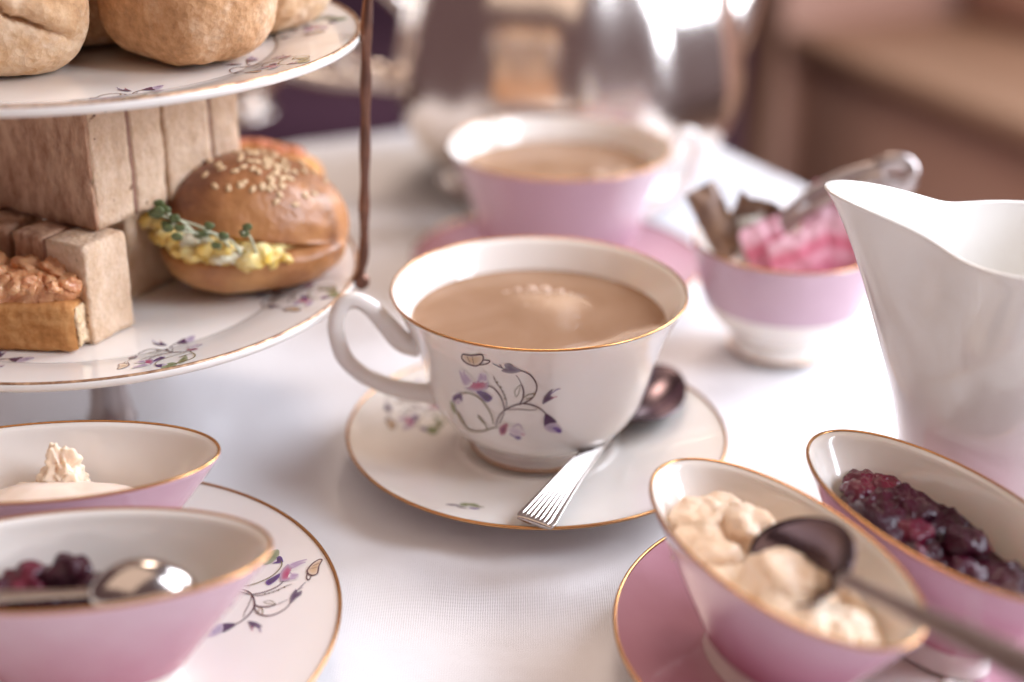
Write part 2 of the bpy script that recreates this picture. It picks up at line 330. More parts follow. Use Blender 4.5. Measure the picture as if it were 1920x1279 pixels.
def rbox(sx, sy, sz, r=0.15, div=10, amp=0.04, freq=1.2, seed=0.0, holes=0.0):
    """rounded box with corner at origin, sides along +x +y +z, roughened"""
    bm = bmesh.new(); bmesh.ops.create_cube(bm, size=1)
    bmesh.ops.subdivide_edges(bm, edges=bm.edges[:], cuts=div, use_grid_fill=True)
    h = Vector((sx/2, sy/2, sz/2))
    for v in bm.verts:
        q = Vector((v.co.x*sx, v.co.y*sy, v.co.z*sz))
        inn = Vector([max(-h[i]+r, min(h[i]-r, q[i])) for i in range(3)]); d = q-inn
        if d.length > 1e-6: q = inn+d.normalized()*r
        n = d.normalized() if d.length > 1e-6 else Vector((0, 0, 1))
        s = (q+Vector((seed, 2*seed, -seed)))*freq
        a = noise.noise(s)+0.6*noise.noise(s*2.7)+0.4*noise.noise(s*6)
        ho = max(0, noise.noise(s*3.1+Vector((9, 9, 9)))-0.28)*holes
        v.co = q+n*(amp*a-ho)+h
    vs = [v.co.copy() for v in bm.verts]; fs = [tuple(x.index for x in f.verts) for f in bm.faces]; bm.free(); return vs, fs

# ------------------------------------------------------------------ floral print (flat lettering-like print, laid on the china)
BR = (0.11, 0.05, 0.06); OL = (0.22, 0.18, 0.09); DP = (0.09, 0.045, 0.10); PU = (0.15, 0.075, 0.26); CR = (0.45, 0.055, 0.14); LV = (0.44, 0.31, 0.44); TN = (0.62, 0.42, 0.24)
GR = (0.20, 0.24, 0.09)
def mixc(a, b, t): return tuple(a[i]*(1-t)+b[i]*t for i in range(3))
# stroke: (colour, width, points); patch: (centre colour, edge colour, centre, outline).  Units: 1/340 of the printed spray's width
STROKES = [
 (BR, 9, [(745, 815), (760, 750), (790, 700), (830, 665), (900, 628), (980, 605), (1060, 612), (1140, 640), (1200, 685), (1228, 715)]),
 (BR, 6, [(775, 800), (800, 740), (825, 690)]), (BR, 4, [(850, 662), (950, 658), (1060, 665), (1130, 655)]),
 (BR, 8, [(820, 662), (805, 590), (770, 520), (720, 465), (665, 440)]),
 (BR, 5, [(832, 655), (842, 600), (820, 530), (780, 460), (740, 410), (715, 355)]),
 (OL, 9, [(742, 412), (760, 408)]), (OL, 9, [(775, 450), (792, 458)]), (OL, 9, [(795, 492), (812, 494)]), (OL, 9, [(808, 522), (826, 526)]), (OL, 9, [(815, 556), (836, 560)]),
 (BR, 10, [(960, 607), (990, 560), (996, 490), (975, 430)]), (BR, 4, [(975, 430), (950, 380), (920, 345)]),
 (BR, 8, [(960, 615), (1020, 590), (1080, 550), (1115, 480), (1110, 420), (1070, 360), (1020, 325), (955, 305)]),
 (OL, 8, [(720, 800), (700, 720), (650, 630), (590, 560), (520, 520), (450, 505), (395, 522)]),
 (OL, 9, [(765, 828), (700, 840), (650, 860), (580, 875), (500, 865), (450, 830), (400, 760), (350, 670), (318, 612)]),
 (OL, 15, [(440, 815), (405, 755), (370, 695)]), (OL, 12, [(570, 725), (605, 762), (640, 800)]), (OL, 6, [(640, 800), (660, 850)]),
 (OL, 6, [(1000, 548), (1050, 518), (1103, 515), (1075, 548), (1020, 560)]), (OL, 4, [(930, 545), (915, 490), (965, 430)]), (OL, 4, [(930, 545), (955, 500), (965, 430)]),
 (BR, 9, [(432, 158), (422, 190), (468, 238), (550, 263), (600, 240), (622, 200), (604, 165), (510, 172), (432, 158)]), (BR, 7, [(620, 212), (682, 220), (652, 246), (588, 256)]),
 (BR, 3, [(520, 180), (535, 250)]), (BR, 3, [(470, 175), (500, 235)]),
 (DP, 5, [(830, 300), (760, 268), (705, 242)]), (DP, 4, [(800, 285), (770, 250)]), (LV, 8, [(460, 430), (420, 370), (400, 300)]), (LV, 7, [(500, 400), (450, 340), (440, 300)]),
 (LV, 7, [(590, 390), (600, 350), (592, 330)]), (LV, 8, [(640, 400), (645, 370), (640, 340)]), (LV, 6, [(900, 830), (960, 800), (1000, 850)]),
 (PU, 7, [(870, 890), (930, 920), (975, 938)]), (CR, 6, [(985, 890), (1015, 900)]), (PU, 5, [(1240, 520), (1300, 475), (1335, 462)]), (CR, 4, [(1250, 555), (1310, 535)]),
]
PATCHES = [
 (TN, mixc(TN, CHINA, .5), (520, 210), [(435, 165), (470, 230), (550, 258), (600, 235), (618, 200), (600, 170), (510, 176)]),
 (CR, mixc(PU, CHINA, .45), (575, 430), [(455, 455), (480, 425), (505, 395), (545, 412), (575, 392), (605, 410), (645, 388), (662, 425), (655, 462), (600, 480), (530, 485)]),
 (LV, CHINA, (455, 390), [(402, 300), (470, 330), (520, 400), (470, 450), (420, 420)]), (LV, CHINA, (610, 370), [(560, 400), (580, 330), (640, 325), (660, 400)]),
 (DP, PU, (650, 545), [(560, 495), (610, 495), (660, 515), (702, 552), (672, 586), (640, 580), (605, 545)]),
 (DP, mixc(DP, CHINA, .25), (880, 295), [(962, 305), (920, 322), (860, 326), (795, 305), (830, 285), (820, 255), (870, 248), (905, 275)]),
 (DP, PU, (378, 550), [(328, 555), (350, 530), (383, 515), (410, 513), (413, 588), (385, 560), (345, 592)]), (LV, CHINA, (375, 590), [(345, 585), (385, 565), (405, 595), (375, 620)]),
 (DP, mixc(DP, CHINA, .2), (1215, 560), [(1180, 602), (1192, 545), (1235, 492), (1262, 480), (1245, 530), (1275, 548), (1225, 580)]),
 (DP, DP, (1235, 760), [(1208, 705), (1203, 805), (1250, 785), (1308, 776), (1265, 730)]),
 (mixc(PU, CHINA, .35), mixc(LV, CHINA, .4), (1270, 820), [(1206, 812), (1290, 785), (1340, 815), (1365, 860), (1330, 872), (1270, 868), (1225, 845)]), (PU, PU, (1330, 850), [(1285, 835), (1325, 825), (1362, 850), (1352, 878), (1310, 860)]),
 (mixc(DP, CR, .4), mixc(CR, CHINA, .3), (810, 860), [(778, 840), (815, 805), (850, 802), (848, 850), (830, 890), (790, 898)]),
 (mixc(LV, CHINA, .3), CHINA, (930, 870), [(845, 850), (900, 820), (970, 830), (1030, 890), (970, 935), (900, 905)]), (PU, mixc(PU, CHINA, .4), (955, 928), [(925, 915), (975, 915), (985, 938), (945, 945)]),
 (GR, mixc(GR, CHINA, .4), (325, 640), [(300, 585), (335, 610), (352, 668), (345, 705), (315, 670)]),
]
LEAVES = [  # the little green sprig near plate rims
 (GR, mixc(GR, CHINA, .25), (330, 640), [(240, 600), (310, 570), (390, 600), (420, 660), (360, 700), (280, 680)]),
 (mixc(GR, OL, .5), mixc(GR, CHINA, .35), (480, 760), [(360, 730), (450, 725), (600, 780), (520, 800), (420, 790)]),
]
def spray(name, fn, parent, scale=0.0102, leaves=True, only=None):
    """fn(u, v) -> point just above the china in the parent's cm"""
    vs, fs, cs = [], [], []
    def uv(p): return ((p[0]-820)*scale/4.92*1.93, (640-p[1])*scale/4.92*1.93)
    for col, wd, pts in STROKES:
        pts = spl([(x, y, 0) for x, y in pts], 5); n = len(pts); base = len(vs)
        for i, p in enumerate(pts):
            t = (pts[min(i+1, n-1)]-pts[max(i-1, 0)]).normalized(); nn = Vector((-t.y, t.x, 0))
            ww = wd*0.80*(0.55+0.45*sin(pi*(0.12+0.8*i/(n-1))))
            for sgn in (-1, 1):
                a, b = uv(p+nn*ww*sgn); vs.append(fn(a, b, 0.018)); cs.append(col)
        for i in range(n-1): fs.append((base+2*i, base+2*i+1, base+2*i+3, base+2*i+2))
    for cc, ec, cen, out in PATCHES+(LEAVES if leaves else []):
        o = spl([(x, y, 0) for x, y in out], 3, closed=True); base = len(vs)
        cen = Vector((*cen, 0)); vs.append(fn(*uv(cen), 0.013)); cs.append(cc)
        for k in (0.5, 1.0):
            for p in o: vs.append(fn(*uv(cen.lerp(p, k*1.12)), 0.013)); cs.append(mixc(cc, ec, 0.25 if k < 1 else 1))
        m = len(o)
        for i in range(m):
            j = (i+1) % m
            fs.append((base, base+1+i, base+1+j)); fs.append((base+1+i, base+1+m+i, base+1+m+j, base+1+j))
    o = obj(name, (vs, fs), 'print', parent)
    a = o.data.color_attributes.new('print', 'FLOAT_COLOR', 'POINT')
    a.data.foreach_set('color', [x for c in cs for x in (*c, 1.0)])
    return o
def prof_r(prof, z):
    for (a, _, z0), (b, _, z1) in zip(prof, prof[1:]):
        if z0 <= z <= z1: return a+(b-a)*(z-z0)/max(z1-z0, 1e-6)
    return prof[-1][0]
def prof_z(prof, r):
    for (a, _, z0), (b, _, z1) in zip(prof, prof[1:]):
        if a <= r <= b: return z0+(z1-z0)*(r-a)/max(b-a, 1e-6)
    return prof[-1][2]

# ------------------------------------------------------------------ the table
def make_cloth():
    e1 = Vector((-0.883, -0.47)); e2 = Vector((0.47, -0.883)); c0 = Vector((6.2, 52.6))
    W, H = 120, 130; drop = 62
    us = [-drop+2*i for i in range(drop//2)]+[i*0.8 for i in range(int(W/0.8)+1)]
    vs_ = [-drop+2*i for i in range(drop//2)]+[i*0.8 for i in range(int(H/0.8)+1)]
    vs, fs = [], []
    for a in us:
        for b in vs_:
            da, db = max(0, -a), max(0, -b); d = max(da, db)
            x, y = max(a, 0), max(b, 0)
            rip = (1.3*sin(b*0.33)+0.7*sin(b*0.81+1)) if da > db else (1.3*sin(a*0.29+2)+0.7*sin(a*0.7))
            fl = min(d/20, 1)*rip+min(d, 1.2)
            if da > 0 and da >= db: x -= fl
            if db > 0 and db >= da: y -= fl
            if da > 0 and db > 0: x -= fl*.5; y -= fl*.5
            p = c0+e1*x+e2*y
            q = Vector((p.x, p.y, 0))
            # soft undulation, plus the ironed fold lines
            z = -0.24+0.12*noise.noise(q*0.09)+0.08*noise.noise(q*0.22+Vector((4, 1, 0)))+0.04*noise.noise(Vector((p.x*.5-p.y*.3, p.y*.12, 9)))
            for (k, off) in ((0, 41.0), (1, 47.0)):
                t = (x if k == 0 else y)-off; z += 0.11*exp(-(t/0.8)**2)
            z += -0.20*abs(noise.noise(Vector((p.x*0.16+p.y*0.10, p.y*0.05-p.x*0.04, 3.3))))
            z = min(z, -0.02)
            if d > 0: z = -0.15-max(0, d-0.9)*0.985
            vs.append((p.x, p.y, z))
    n = len(vs_)
    for i in range(len(us)-1):
        for j in range(n-1): fs.append((i*n+j, i*n+j+1, (i+1)*n+j+1, (i+1)*n+j))
    o = obj('tablecloth', (vs, fs), 'cloth'); return tag(o, 'white linen tablecloth under all the china, hanging over the table edge', 'tablecloth')
make_cloth()

# room around, far out of focus
struct(obj('floor', ([(-500, -300, -75), (600, -300, -75), (600, 620, -75), (-500, 620, -75)], [(0, 1, 2, 3)]), 'floor'))
struct(obj('wall', ([(-500, 520, -75), (600, 520, -75), (600, 520, 200), (-500, 520, 200)], [(0, 1, 2, 3)]), 'wall'))
t = thing('bench', 'brown oak settle with a lighter seat, blurred behind the table at upper right', 'bench', (49, 218, -75), atan2(-0.923, 0.385))
L_ = 150
obj('seat', shift(rbox(L_, 40, 4, .8, 4, 0), (0, 0, 41)), 'seatwood', t)
obj('front_panel', shift(rbox(L_-4, 2.5, 40.8, .4, 4, 0), (2, 3, 0)), 'darkwood', t)
obj('backrest', shift(rbox(L_, 4, 58, .8, 4, 0), (0, 40.3, 41)), 'darkwood', t)
obj('end_panel', shift(rbox(3, 40, 62, .8, 4, 0), (-3.3, 0, 0)), 'darkwood', t)
t = thing('sofa', 'dark plum upholstered sofa in the gloom behind the teapot', 'sofa', (-60, 170, -75))
obj('seat_cushion', shift(rbox(150, 60, 42, 6, 8, .8, .05), (-75, 0, 0)), 'sofa', t)
obj('backrest', shift(rbox(160, 22, 78, 8, 8, .8, .05, 3), (-80, 61, 0)), 'sofa', t)
obj('armrest', shift(rbox(20, 76, 58, 7, 8, .8, .05, 6), (76, -2, 0)), 'sofa', t)

# ------------------------------------------------------------------ round saucers and cups
SAU_TOP = [(0, .55), (2.55, .55), (2.75, .64), (2.95, .66), (3.2, .60), (4.2, .66), (5.4, .84), (6.4, 1.06), (6.95, 1.22), (7.03, 1.25)]
SAU_BOT = [(7.03, 1.22), (6.9, 1.12), (6.3, .88), (5.3, .60), (4.4, .35), (4.0, .02), (3.75, .02), (3.6, .3), (0, .3)]
def saucer(k=1.0):
    top = [(p.x, p.x, p.y) for p in spl([(r*k, z, 0) for r, z in SAU_TOP], 5)]
    return top, [(r*k, r*k, z) for r, z in SAU_BOT]
def make_saucer(t, k=1.0, pink=False, rim='gold'):
    top, bot = saucer(k)
    o = obj('dish', lathe(top+bot, 128), ['china', 'pink_deep'] if pink else 'china', t)
    if pink:
        for pl in o.data.polygons:
            c = pl.center/U
            if hypot(c.x, c.y) > 3.45*k and pl.normal.z > -0.3: pl.material_index = 1
    obj('gold_rim', ring(7.03*k, 7.03*k, 1.235, 0.062, 160, 8), rim, t)
    return top
def planar(top, cx, cy, rot):
    def fn(u, v, e):
        x = cx+u*cos(rot)-v*sin(rot); y = cy+u*sin(rot)+v*cos(rot); return (x, y, prof_z(top, hypot(x, y))+e+0.004)
    return fn

CUP = [(2.3, .62), (2.42, .66), (2.38, .85), (2.22, 1.05), (2.28, 1.22), (2.75, 1.45), (3.35, 1.95), (3.78, 2.6), (4.04, 3.4), (4.24, 4.2), (4.48, 5.0), (4.80, 5.8), (5.12, 6.45), (5.32, 6.8)]
def cup_prof():
    out = [(p.x, p.x, p.y) for p in spl([(r, z, 0) for r, z in CUP], 5)]
    return out
HANDLE = [(-4.35, 0, 4.95), (-4.95, 0, 5.15), (-5.5, 0, 5.85), (-6.05, 0, 6.55), (-6.6, 0, 6.85), (-7.08, 0, 6.6), (-7.28, 0, 5.85), (-7.05, 0, 4.75), (-6.5, 0, 4.05), (-5.75, 0, 3.55), (-4.9, 0, 3.2), (-4.05, 0, 3.0), (-3.7, 0, 2.95)]
def make_cup(t, pink=False, hrot=0.0):
    out = cup_prof()
    inn = [(r-.2, r-.2, z) for r, _, z in reversed(out) if z > 1.75]
    body = out+[(5.27, 5.27, 6.86), (5.20, 5.20, 6.84)]+inn[1:]+[(2.2, 2.2, 1.62), (0, 0, 1.55)]
    body = [(0, 0, .9), (2.0, 2.0, .85), (2.2, 2.2, .62)]+body
    o = obj('bowl', lathe(body, 160), ['china', 'pink'] if pink else 'china', t)
    if pink:
        for pl in o.data.polygons:
            c = pl.center/U; r = hypot(c.x, c.y)
            if c.z > 2.3 and r > 0 and (pl.normal.x*c.x+pl.normal.y*c.y) > 0: pl.material_index = 1
    obj('gold_rim', ring(5.265, 5.265, 6.845, 0.05, 180, 8), 'gold', t)
    obj('gold_foot_line', ring(2.41, 2.41, .75, 0.055, 100, 8), 'gold', t)
    path = spl(HANDLE, 6); n = len(path)
    rad = [0.30+0.17*abs(1-2*i/(n-1))**2.5 for i in range(n)]
    # a raised thumb spur at the top and an ear-shaped, slightly flattened strap
    h = tube(path, rad, 14, flat=0.72, up=(0, 1, 0))
    h = shift(h, (0, 0, 0), hrot); obj('handle', h, 'china', t)
    return out
def make_tea(loc, z, r, label, cx=0):
    prof = [(0, 0, 0), (r*.5, r*.5, 0), (r-.12, r-.12, 0.0), (r-.03, r-.03, .03), (r+.02, r+.02, .06)]
    return tag(place(obj('tea', lathe(prof, 128), 'tea'), (loc[0], loc[1], z)), label, 'tea')

t = thing('saucer', 'white floral saucer with gold rim under the white teacup in the centre', 'saucer', (0, .4, 0))
top = make_saucer(t)
spray('floral_print', planar(top, -4.6, 2.3, 2.0), t, 0.0085)
def sprig(name, fn, parent):
    vs, fs, cs = [], [], []
    pet = [(GR, 0, 0, .42, .16, .5), (GR, .28, .02, .45, .15, -.35), (DP, -.42, -.14, .5, .07, .1), (PU, .32, -.3, .4, .07, -.1), (BR, -.1, -.3, .4, .05, -.3), (OL, .5, -.12, .35, .06, .1)]
    for col, x, y, a, b, an in pet:
        base = len(vs); vs.append(fn(x, y, .006)); cs.append(col)
        for i in range(10):
            th = 2*pi*i/10; px, py = a*.5*cos(th), b*sin(th)
            vs.append(fn(x+px*cos(an)-py*sin(an), y+px*sin(an)+py*cos(an), .006)); cs.append(mixc(col, CHINA, .25))
        fs += [(base, base+1+i, base+1+(i+1) % 10) for i in range(10)]
    o = obj(name, (vs, fs), 'print', parent); a = o.data.color_attributes.new('print', 'FLOAT_COLOR', 'POINT')
    a.data.foreach_set('color', [x for c in cs for x in (*c, 1.0)])
sprig('green_sprig', planar(top, -2.5, -5.0, 0.0), t)

t = thing('teacup', 'white teacup printed with a floral spray and butterfly, in sharp focus in the centre', 'teacup', (0, .4, 0))
cp = make_cup(t, hrot=radians(11))
def cupmap(th0, z0):
    def fn(u, v, e):
        z = min(6.6, z0+v*1.20); r = prof_r([p for p in cp if p[2] > 1.2], z)+e+0.006; th = th0+u/4.2; return (r*cos(th), r*sin(th), z)
    return fn
def cuppress(p0, n, right, up):
    """press a flat transfer onto the curved side of the cup along -n"""
    p0, n, right, up = Vector(p0), Vector(n).normalized(), Vector(right), Vector(up)
    side = [p for p in cp if p[2] > 1.2]
    def fn(u, v, e):
        q = p0+right*u+up*v; a, b = -1.0, 6.0      # a: inside the cup, b: outside
        for _ in range(26):
            m_ = (a+b)/2; c = q+n*(m_-2.5); zz = min(max(c.z, 1.25), 6.7)
            if hypot(c.x, c.y) < prof_r(side, zz)+e+.004: a = m_
            else: b = m_
        return tuple(q+n*(b-2.5))
    return fn
spray('floral_print', cuppress((-1.19, -4.05, 4.15), (0.01, -0.888, 0.46), (1, 0, 0), (0, 0.415, 0.91)), t, 0.0092, leaves=False)
spray('side_floral_print', cupmap(radians(24), 3.5), t, 0.0104, leaves=False)
make_tea((0, .4), 5.72, 4.58, 'milky tea filling the white floral teacup in the centre')
rngb = random.Random(4)
bub = [blob((r_, r_, r_*.62), 2, .0, 1, 3, 0, c=(dx, dy, 0)) for dx, dy, r_ in [(-.95, .05, .08), (-.62, .22, .15), (-.33, .12, .09), (-.10, .33, .20), (.22, .20, .12), (.42, .30, .22), (.74, .05, .10), (.98, .12, .16), (1.35, -.12, .08), (.05, .02, .08), (-.25, .05, .07), (-1.1, -.02, .08), (.5, -.12, .07), (1.45, -.25, .06), (-.5, -.5, .05), (-.3, -1.2, .05)]]
tag(place(obj('bubbles', merge(*bub), 'foam'), (-.15, 2.75, 5.73)), 'chain of pale bubbles floating on the tea of the white cup', 'bubbles')

t = thing('saucer', 'pink banded saucer under the blurred pink teacup at the back', 'saucer', (1.2, 18.1, 0))
make_saucer(t, pink=True)
t = thing('teacup', 'pink teacup with white inside and gold rim, blurred behind the white teacup', 'teacup', (1.2, 18.1, 0))
make_cup(t, pink=True, hrot=radians(-160))
make_tea((1.2, 18.1), 5.72, 4.58, 'milky tea filling the blurred pink teacup at the back')
tag(place(obj('milk_froth', merge(*[blob((random.uniform(.3, .6), random.uniform(.3, .5), .06), 2, .03, 2, 3, i, c=(dx, dy, 0)) for i, (dx, dy) in enumerate([(0, 0), (.7, .3), (.3, -.8), (-.3, .6), (.9, 1.0)])]), 'foam'), (3.3, 16.6, 5.74)), 'pale patch of froth on the tea of the pink cup', 'froth')

# ------------------------------------------------------------------ oval bowls
OV = [(2.35, 1.25, .0), (2.5, 1.32, .05), (2.45, 1.28, .35), (2.42, 1.26, .62), (2.62, 1.38, .85), (3.1, 1.62, 1.5), (3.65, 1.86, 2.2), (4.2, 2.08, 2.9), (4.75, 2.32, 3.65), (5.2, 2.53, 4.3)]
def oval_prof():
    P = spl([(a, b, z) for a, b, z in OV], 5); return [(p.x, p.y, p.z) for p in P]
def make_oval(t, white_z=0.85):
    out = oval_prof()
    inn = [(a-.2, b-.2, z+.02) for a, b, z in reversed(out) if z > .95]
    body = [(0, 0, .25), (2.2, 1.1, .2)]+out+[(5.16, 2.49, 4.36), (5.08, 2.41, 4.35)]+inn[1:]+[(1.6, .8, .82), (0, 0, .78)]
    o = obj('bowl', lathe(body, 144), ['china', 'pink'], t)
    for pl in o.data.polygons:
        c = pl.center/U
        if c.z > white_z and (pl.normal.x*c.x/27+pl.normal.y*c.y/6.5) > 0: pl.material_index = 1
    obj('gold_rim', ring(5.14, 2.47, 4.345, 0.058, 180, 8), 'gold', t)
BASEZ = 0.64
right_rot, left_rot = -1.08, 0.14
RS = (9.2, -12.0)
t = thing('saucer', 'pink saucer with gold rim under the two oval bowls at lower right', 'saucer', (*RS, 0)); make_saucer(t, pink=True)
t = thing('saucer', 'large white floral saucer under the two oval bowls at lower left', 'saucer', (-14.55, -12.0, 0))
top = make_saucer(t, 1.22)
spray('floral_print', planar(top, 5.75, 2.1, radians(-95)), t, 0.0096)
spray('far_floral_print', planar(top, -5.5, 2.5, radians(0)), t, 0.0098)
posR1, posR2 = (6.42, -13.3), (11.4, -11.35)
posL1, posL2 = (-14.98, -9.1), (-12.55, -14.35)
for nm, p, r, lb in (('front right', posR1, right_rot, 'pink oval bowl of clotted cream with a spoon in it, lower right'),
                     ('right', posR2, right_rot, 'pink oval bowl of dark jam at the right edge, beside the cream bowl'),
                     ('back left', posL1, left_rot, 'pink oval bowl with piped cream at the left edge, under the cake stand'),
                     ('front left', posL2, left_rot, 'pink oval bowl with jam and a shiny spoon, nearest at lower left')):
    t = thing('oval_bowl', lb, 'bowl', (*p, BASEZ), r, 'pink gilt rimmed oval bowls set in pairs'); make_oval(t)

def bowl_r(z):
    prof = oval_prof()
    for (a, b, z0), (a2, b2, z1) in zip(prof, prof[1:]):
        if z0 <= z <= z1: k = (z-z0)/max(z1-z0, 1e-6); return a+(a2-a)*k-.28, b+(b2-b)*k-.28
    return prof[-1][0], prof[-1][1]
def fill(z0, hfun, n=46, m=110, seed=0, x0=-9, x1=9):
    """heap resting in an oval bowl; height in bowl cm"""
    vs, fs = [], []; a0, b0 = bowl_r(z0)
    vs.append((0, 0, hfun(0, 0)))
    for i in range(1, n+1):
        k = i/n
        for j in range(m):
            th = 2*pi*j/m; x, y = a0*k*cos(th), b0*k*sin(th)
            x = max(x0, min(x1, x))
            h = hfun(x, y)
            if k > .9: h = h*(1-(k-.9)/.1)+(z0-.05)*(k-.9)/.1
            vs.append((x, y, h))
    for j in range(m): fs.append((0, 1+j, 1+(j+1) % m))
    for i in range(n-1):
        for j in range(m):
            a = 1+i*m+j; b = 1+i*m+(j+1) % m; fs.append((a, a+m, b+m, b))
    return vs, fs
def jamh(seed, base, amp, slope=0.0, fall=None):
    def h(x, y):
        q = Vector((x, y, seed))
        v = base+amp*(noise.noise(q*.8)+.7*abs(noise.noise(q*1.7))+.35*noise.noise(q*3.4)+.12*noise.noise(q*7))+slope*x
        if fall: v += fall(x, y)
        return v
    return h
# jam bowl (right)
t = thing('jam', 'glossy dark blackcurrant jam heaped in the right oval bowl', 'jam', (*posR2, BASEZ+.0), right_rot)
obj('heap', fill(2.8, jamh(3, 3.05, .42, 0.02, lambda x, y: .55*exp(-((x+1.6)/1.6)**2)+.1*exp(-((x-2.5)/1.5)**2)-.14*y)), 'jam', t)
for i, (x, y, z, r, mm) in enumerate([(-3.3, .3, 2.75, .62, 1), (-2.7, -.4, 2.95, .5, 1), (-2.9, .7, 2.8, .55, 1), (-2.0, .45, 3.0, .5, 0), (-1.1, .2, 3.1, .6, 0), (-.4, -.5, 3.05, .5, 1), (.6, .4, 2.95, .6, 0), (1.5, -.3, 2.8, .55, 0), (2.2, .5, 2.75, .5, 0), (-1.6, -.8, 2.8, .5, 0), (.3, -.9, 2.75, .42, 1), (2.9, -.1, 2.7, .45, 0)]):
    obj('berry', blob((r*1.15, r*1.0, r*.55), 2, .22, 1.6, 4, i*3.1, c=(x*1.05, y, z+.5)), 'jam_red' if mm else 'jam', t)
# front left jam
t = thing('jam', 'dark red jam blurred in the nearest left oval bowl', 'jam', (*posL2, BASEZ), left_rot)
obj('heap', fill(2.4, jamh(8, 2.4, .3, 0, lambda x, y: -.1*abs(x+1.5))), 'jam', t)
for i, (x, y, z, r) in enumerate([(-1.2, .5, 2.25, .75), (-.1, .55, 2.4, .7), (.5, .2, 2.2, .5), (-2.2, .0, 2.1, .7), (-.8, -.3, 2.1, .6)]):
    obj('berry', blob((r, r*.85, r*.55), 2.3, .34, 1.5, 4, 30+i*2.3, c=(x-.3, y+.2, z+.95)), 'jam_red' if i == 0 else 'jam', t)
# front right clotted cream: lumps scooped up
t = thing('clotted_cream', 'lumpy peach coloured clotted cream scooped into the lower right bowl', 'cream', (*posR1, BASEZ), right_rot)
obj('heap', fill(3.1, jamh(5, 3.1, .4, 0.03, lambda x, y: -.1*y)), 'cream', t)
for i, (x, y, z, rr) in enumerate([(-2.9, -.1, 3.0, (.85, .8, .62)), (-2.0, .35, 3.2, (.85, .5, .62)), (-2.0, -.8, 2.85, (.9, .6, .5)), (.9, -.3, 3.15, (.95, .75, .75)), (2.0, -.7, 3.1, (.9, .7, .5)), (3.0, -.2, 3.0, (.8, .7, .4)), (-.6, -.9, 2.7, (.9, .5, .4))]):
    obj('lump', blob([q*1.3 for q in rr], 2.7, .30, 1.0, 5, 50+i*1.9, c=(x, y, z+.28)), 'cream', t)
# back left cream: smooth mound plus a piped peak
t = thing('piped_cream', 'smooth pale cream with a piped golden peak in the left edge bowl', 'cream', (*posL1, BASEZ), left_rot)
obj('mound', blob((3.3, 1.5, 1.35), 2.0, .10, .5, 5, 4.0, c=(.2, -.15, 2.1)), 'cream_pale', t)
def swirl(q, d):
    k = max(0, min(1, (q.z+.6)/1.5)); a = atan2(q.y, q.x); s = (1-k*.5)*(1+.16*sin(5*a+3*q.z)); return Vector((q.x*s, q.y*s, q.z))
obj('peak', blob((.75, .6, .9), 2, .42, 1.9, 5, 7.7, fn=swirl, c=(.2, .95, 3.45)), 'cream', t)
obj('peak_base', blob((1.2, .6, .55), 2, .35, 1.6, 5, 9.7, c=(.1, .8, 2.8)), 'cream', t)

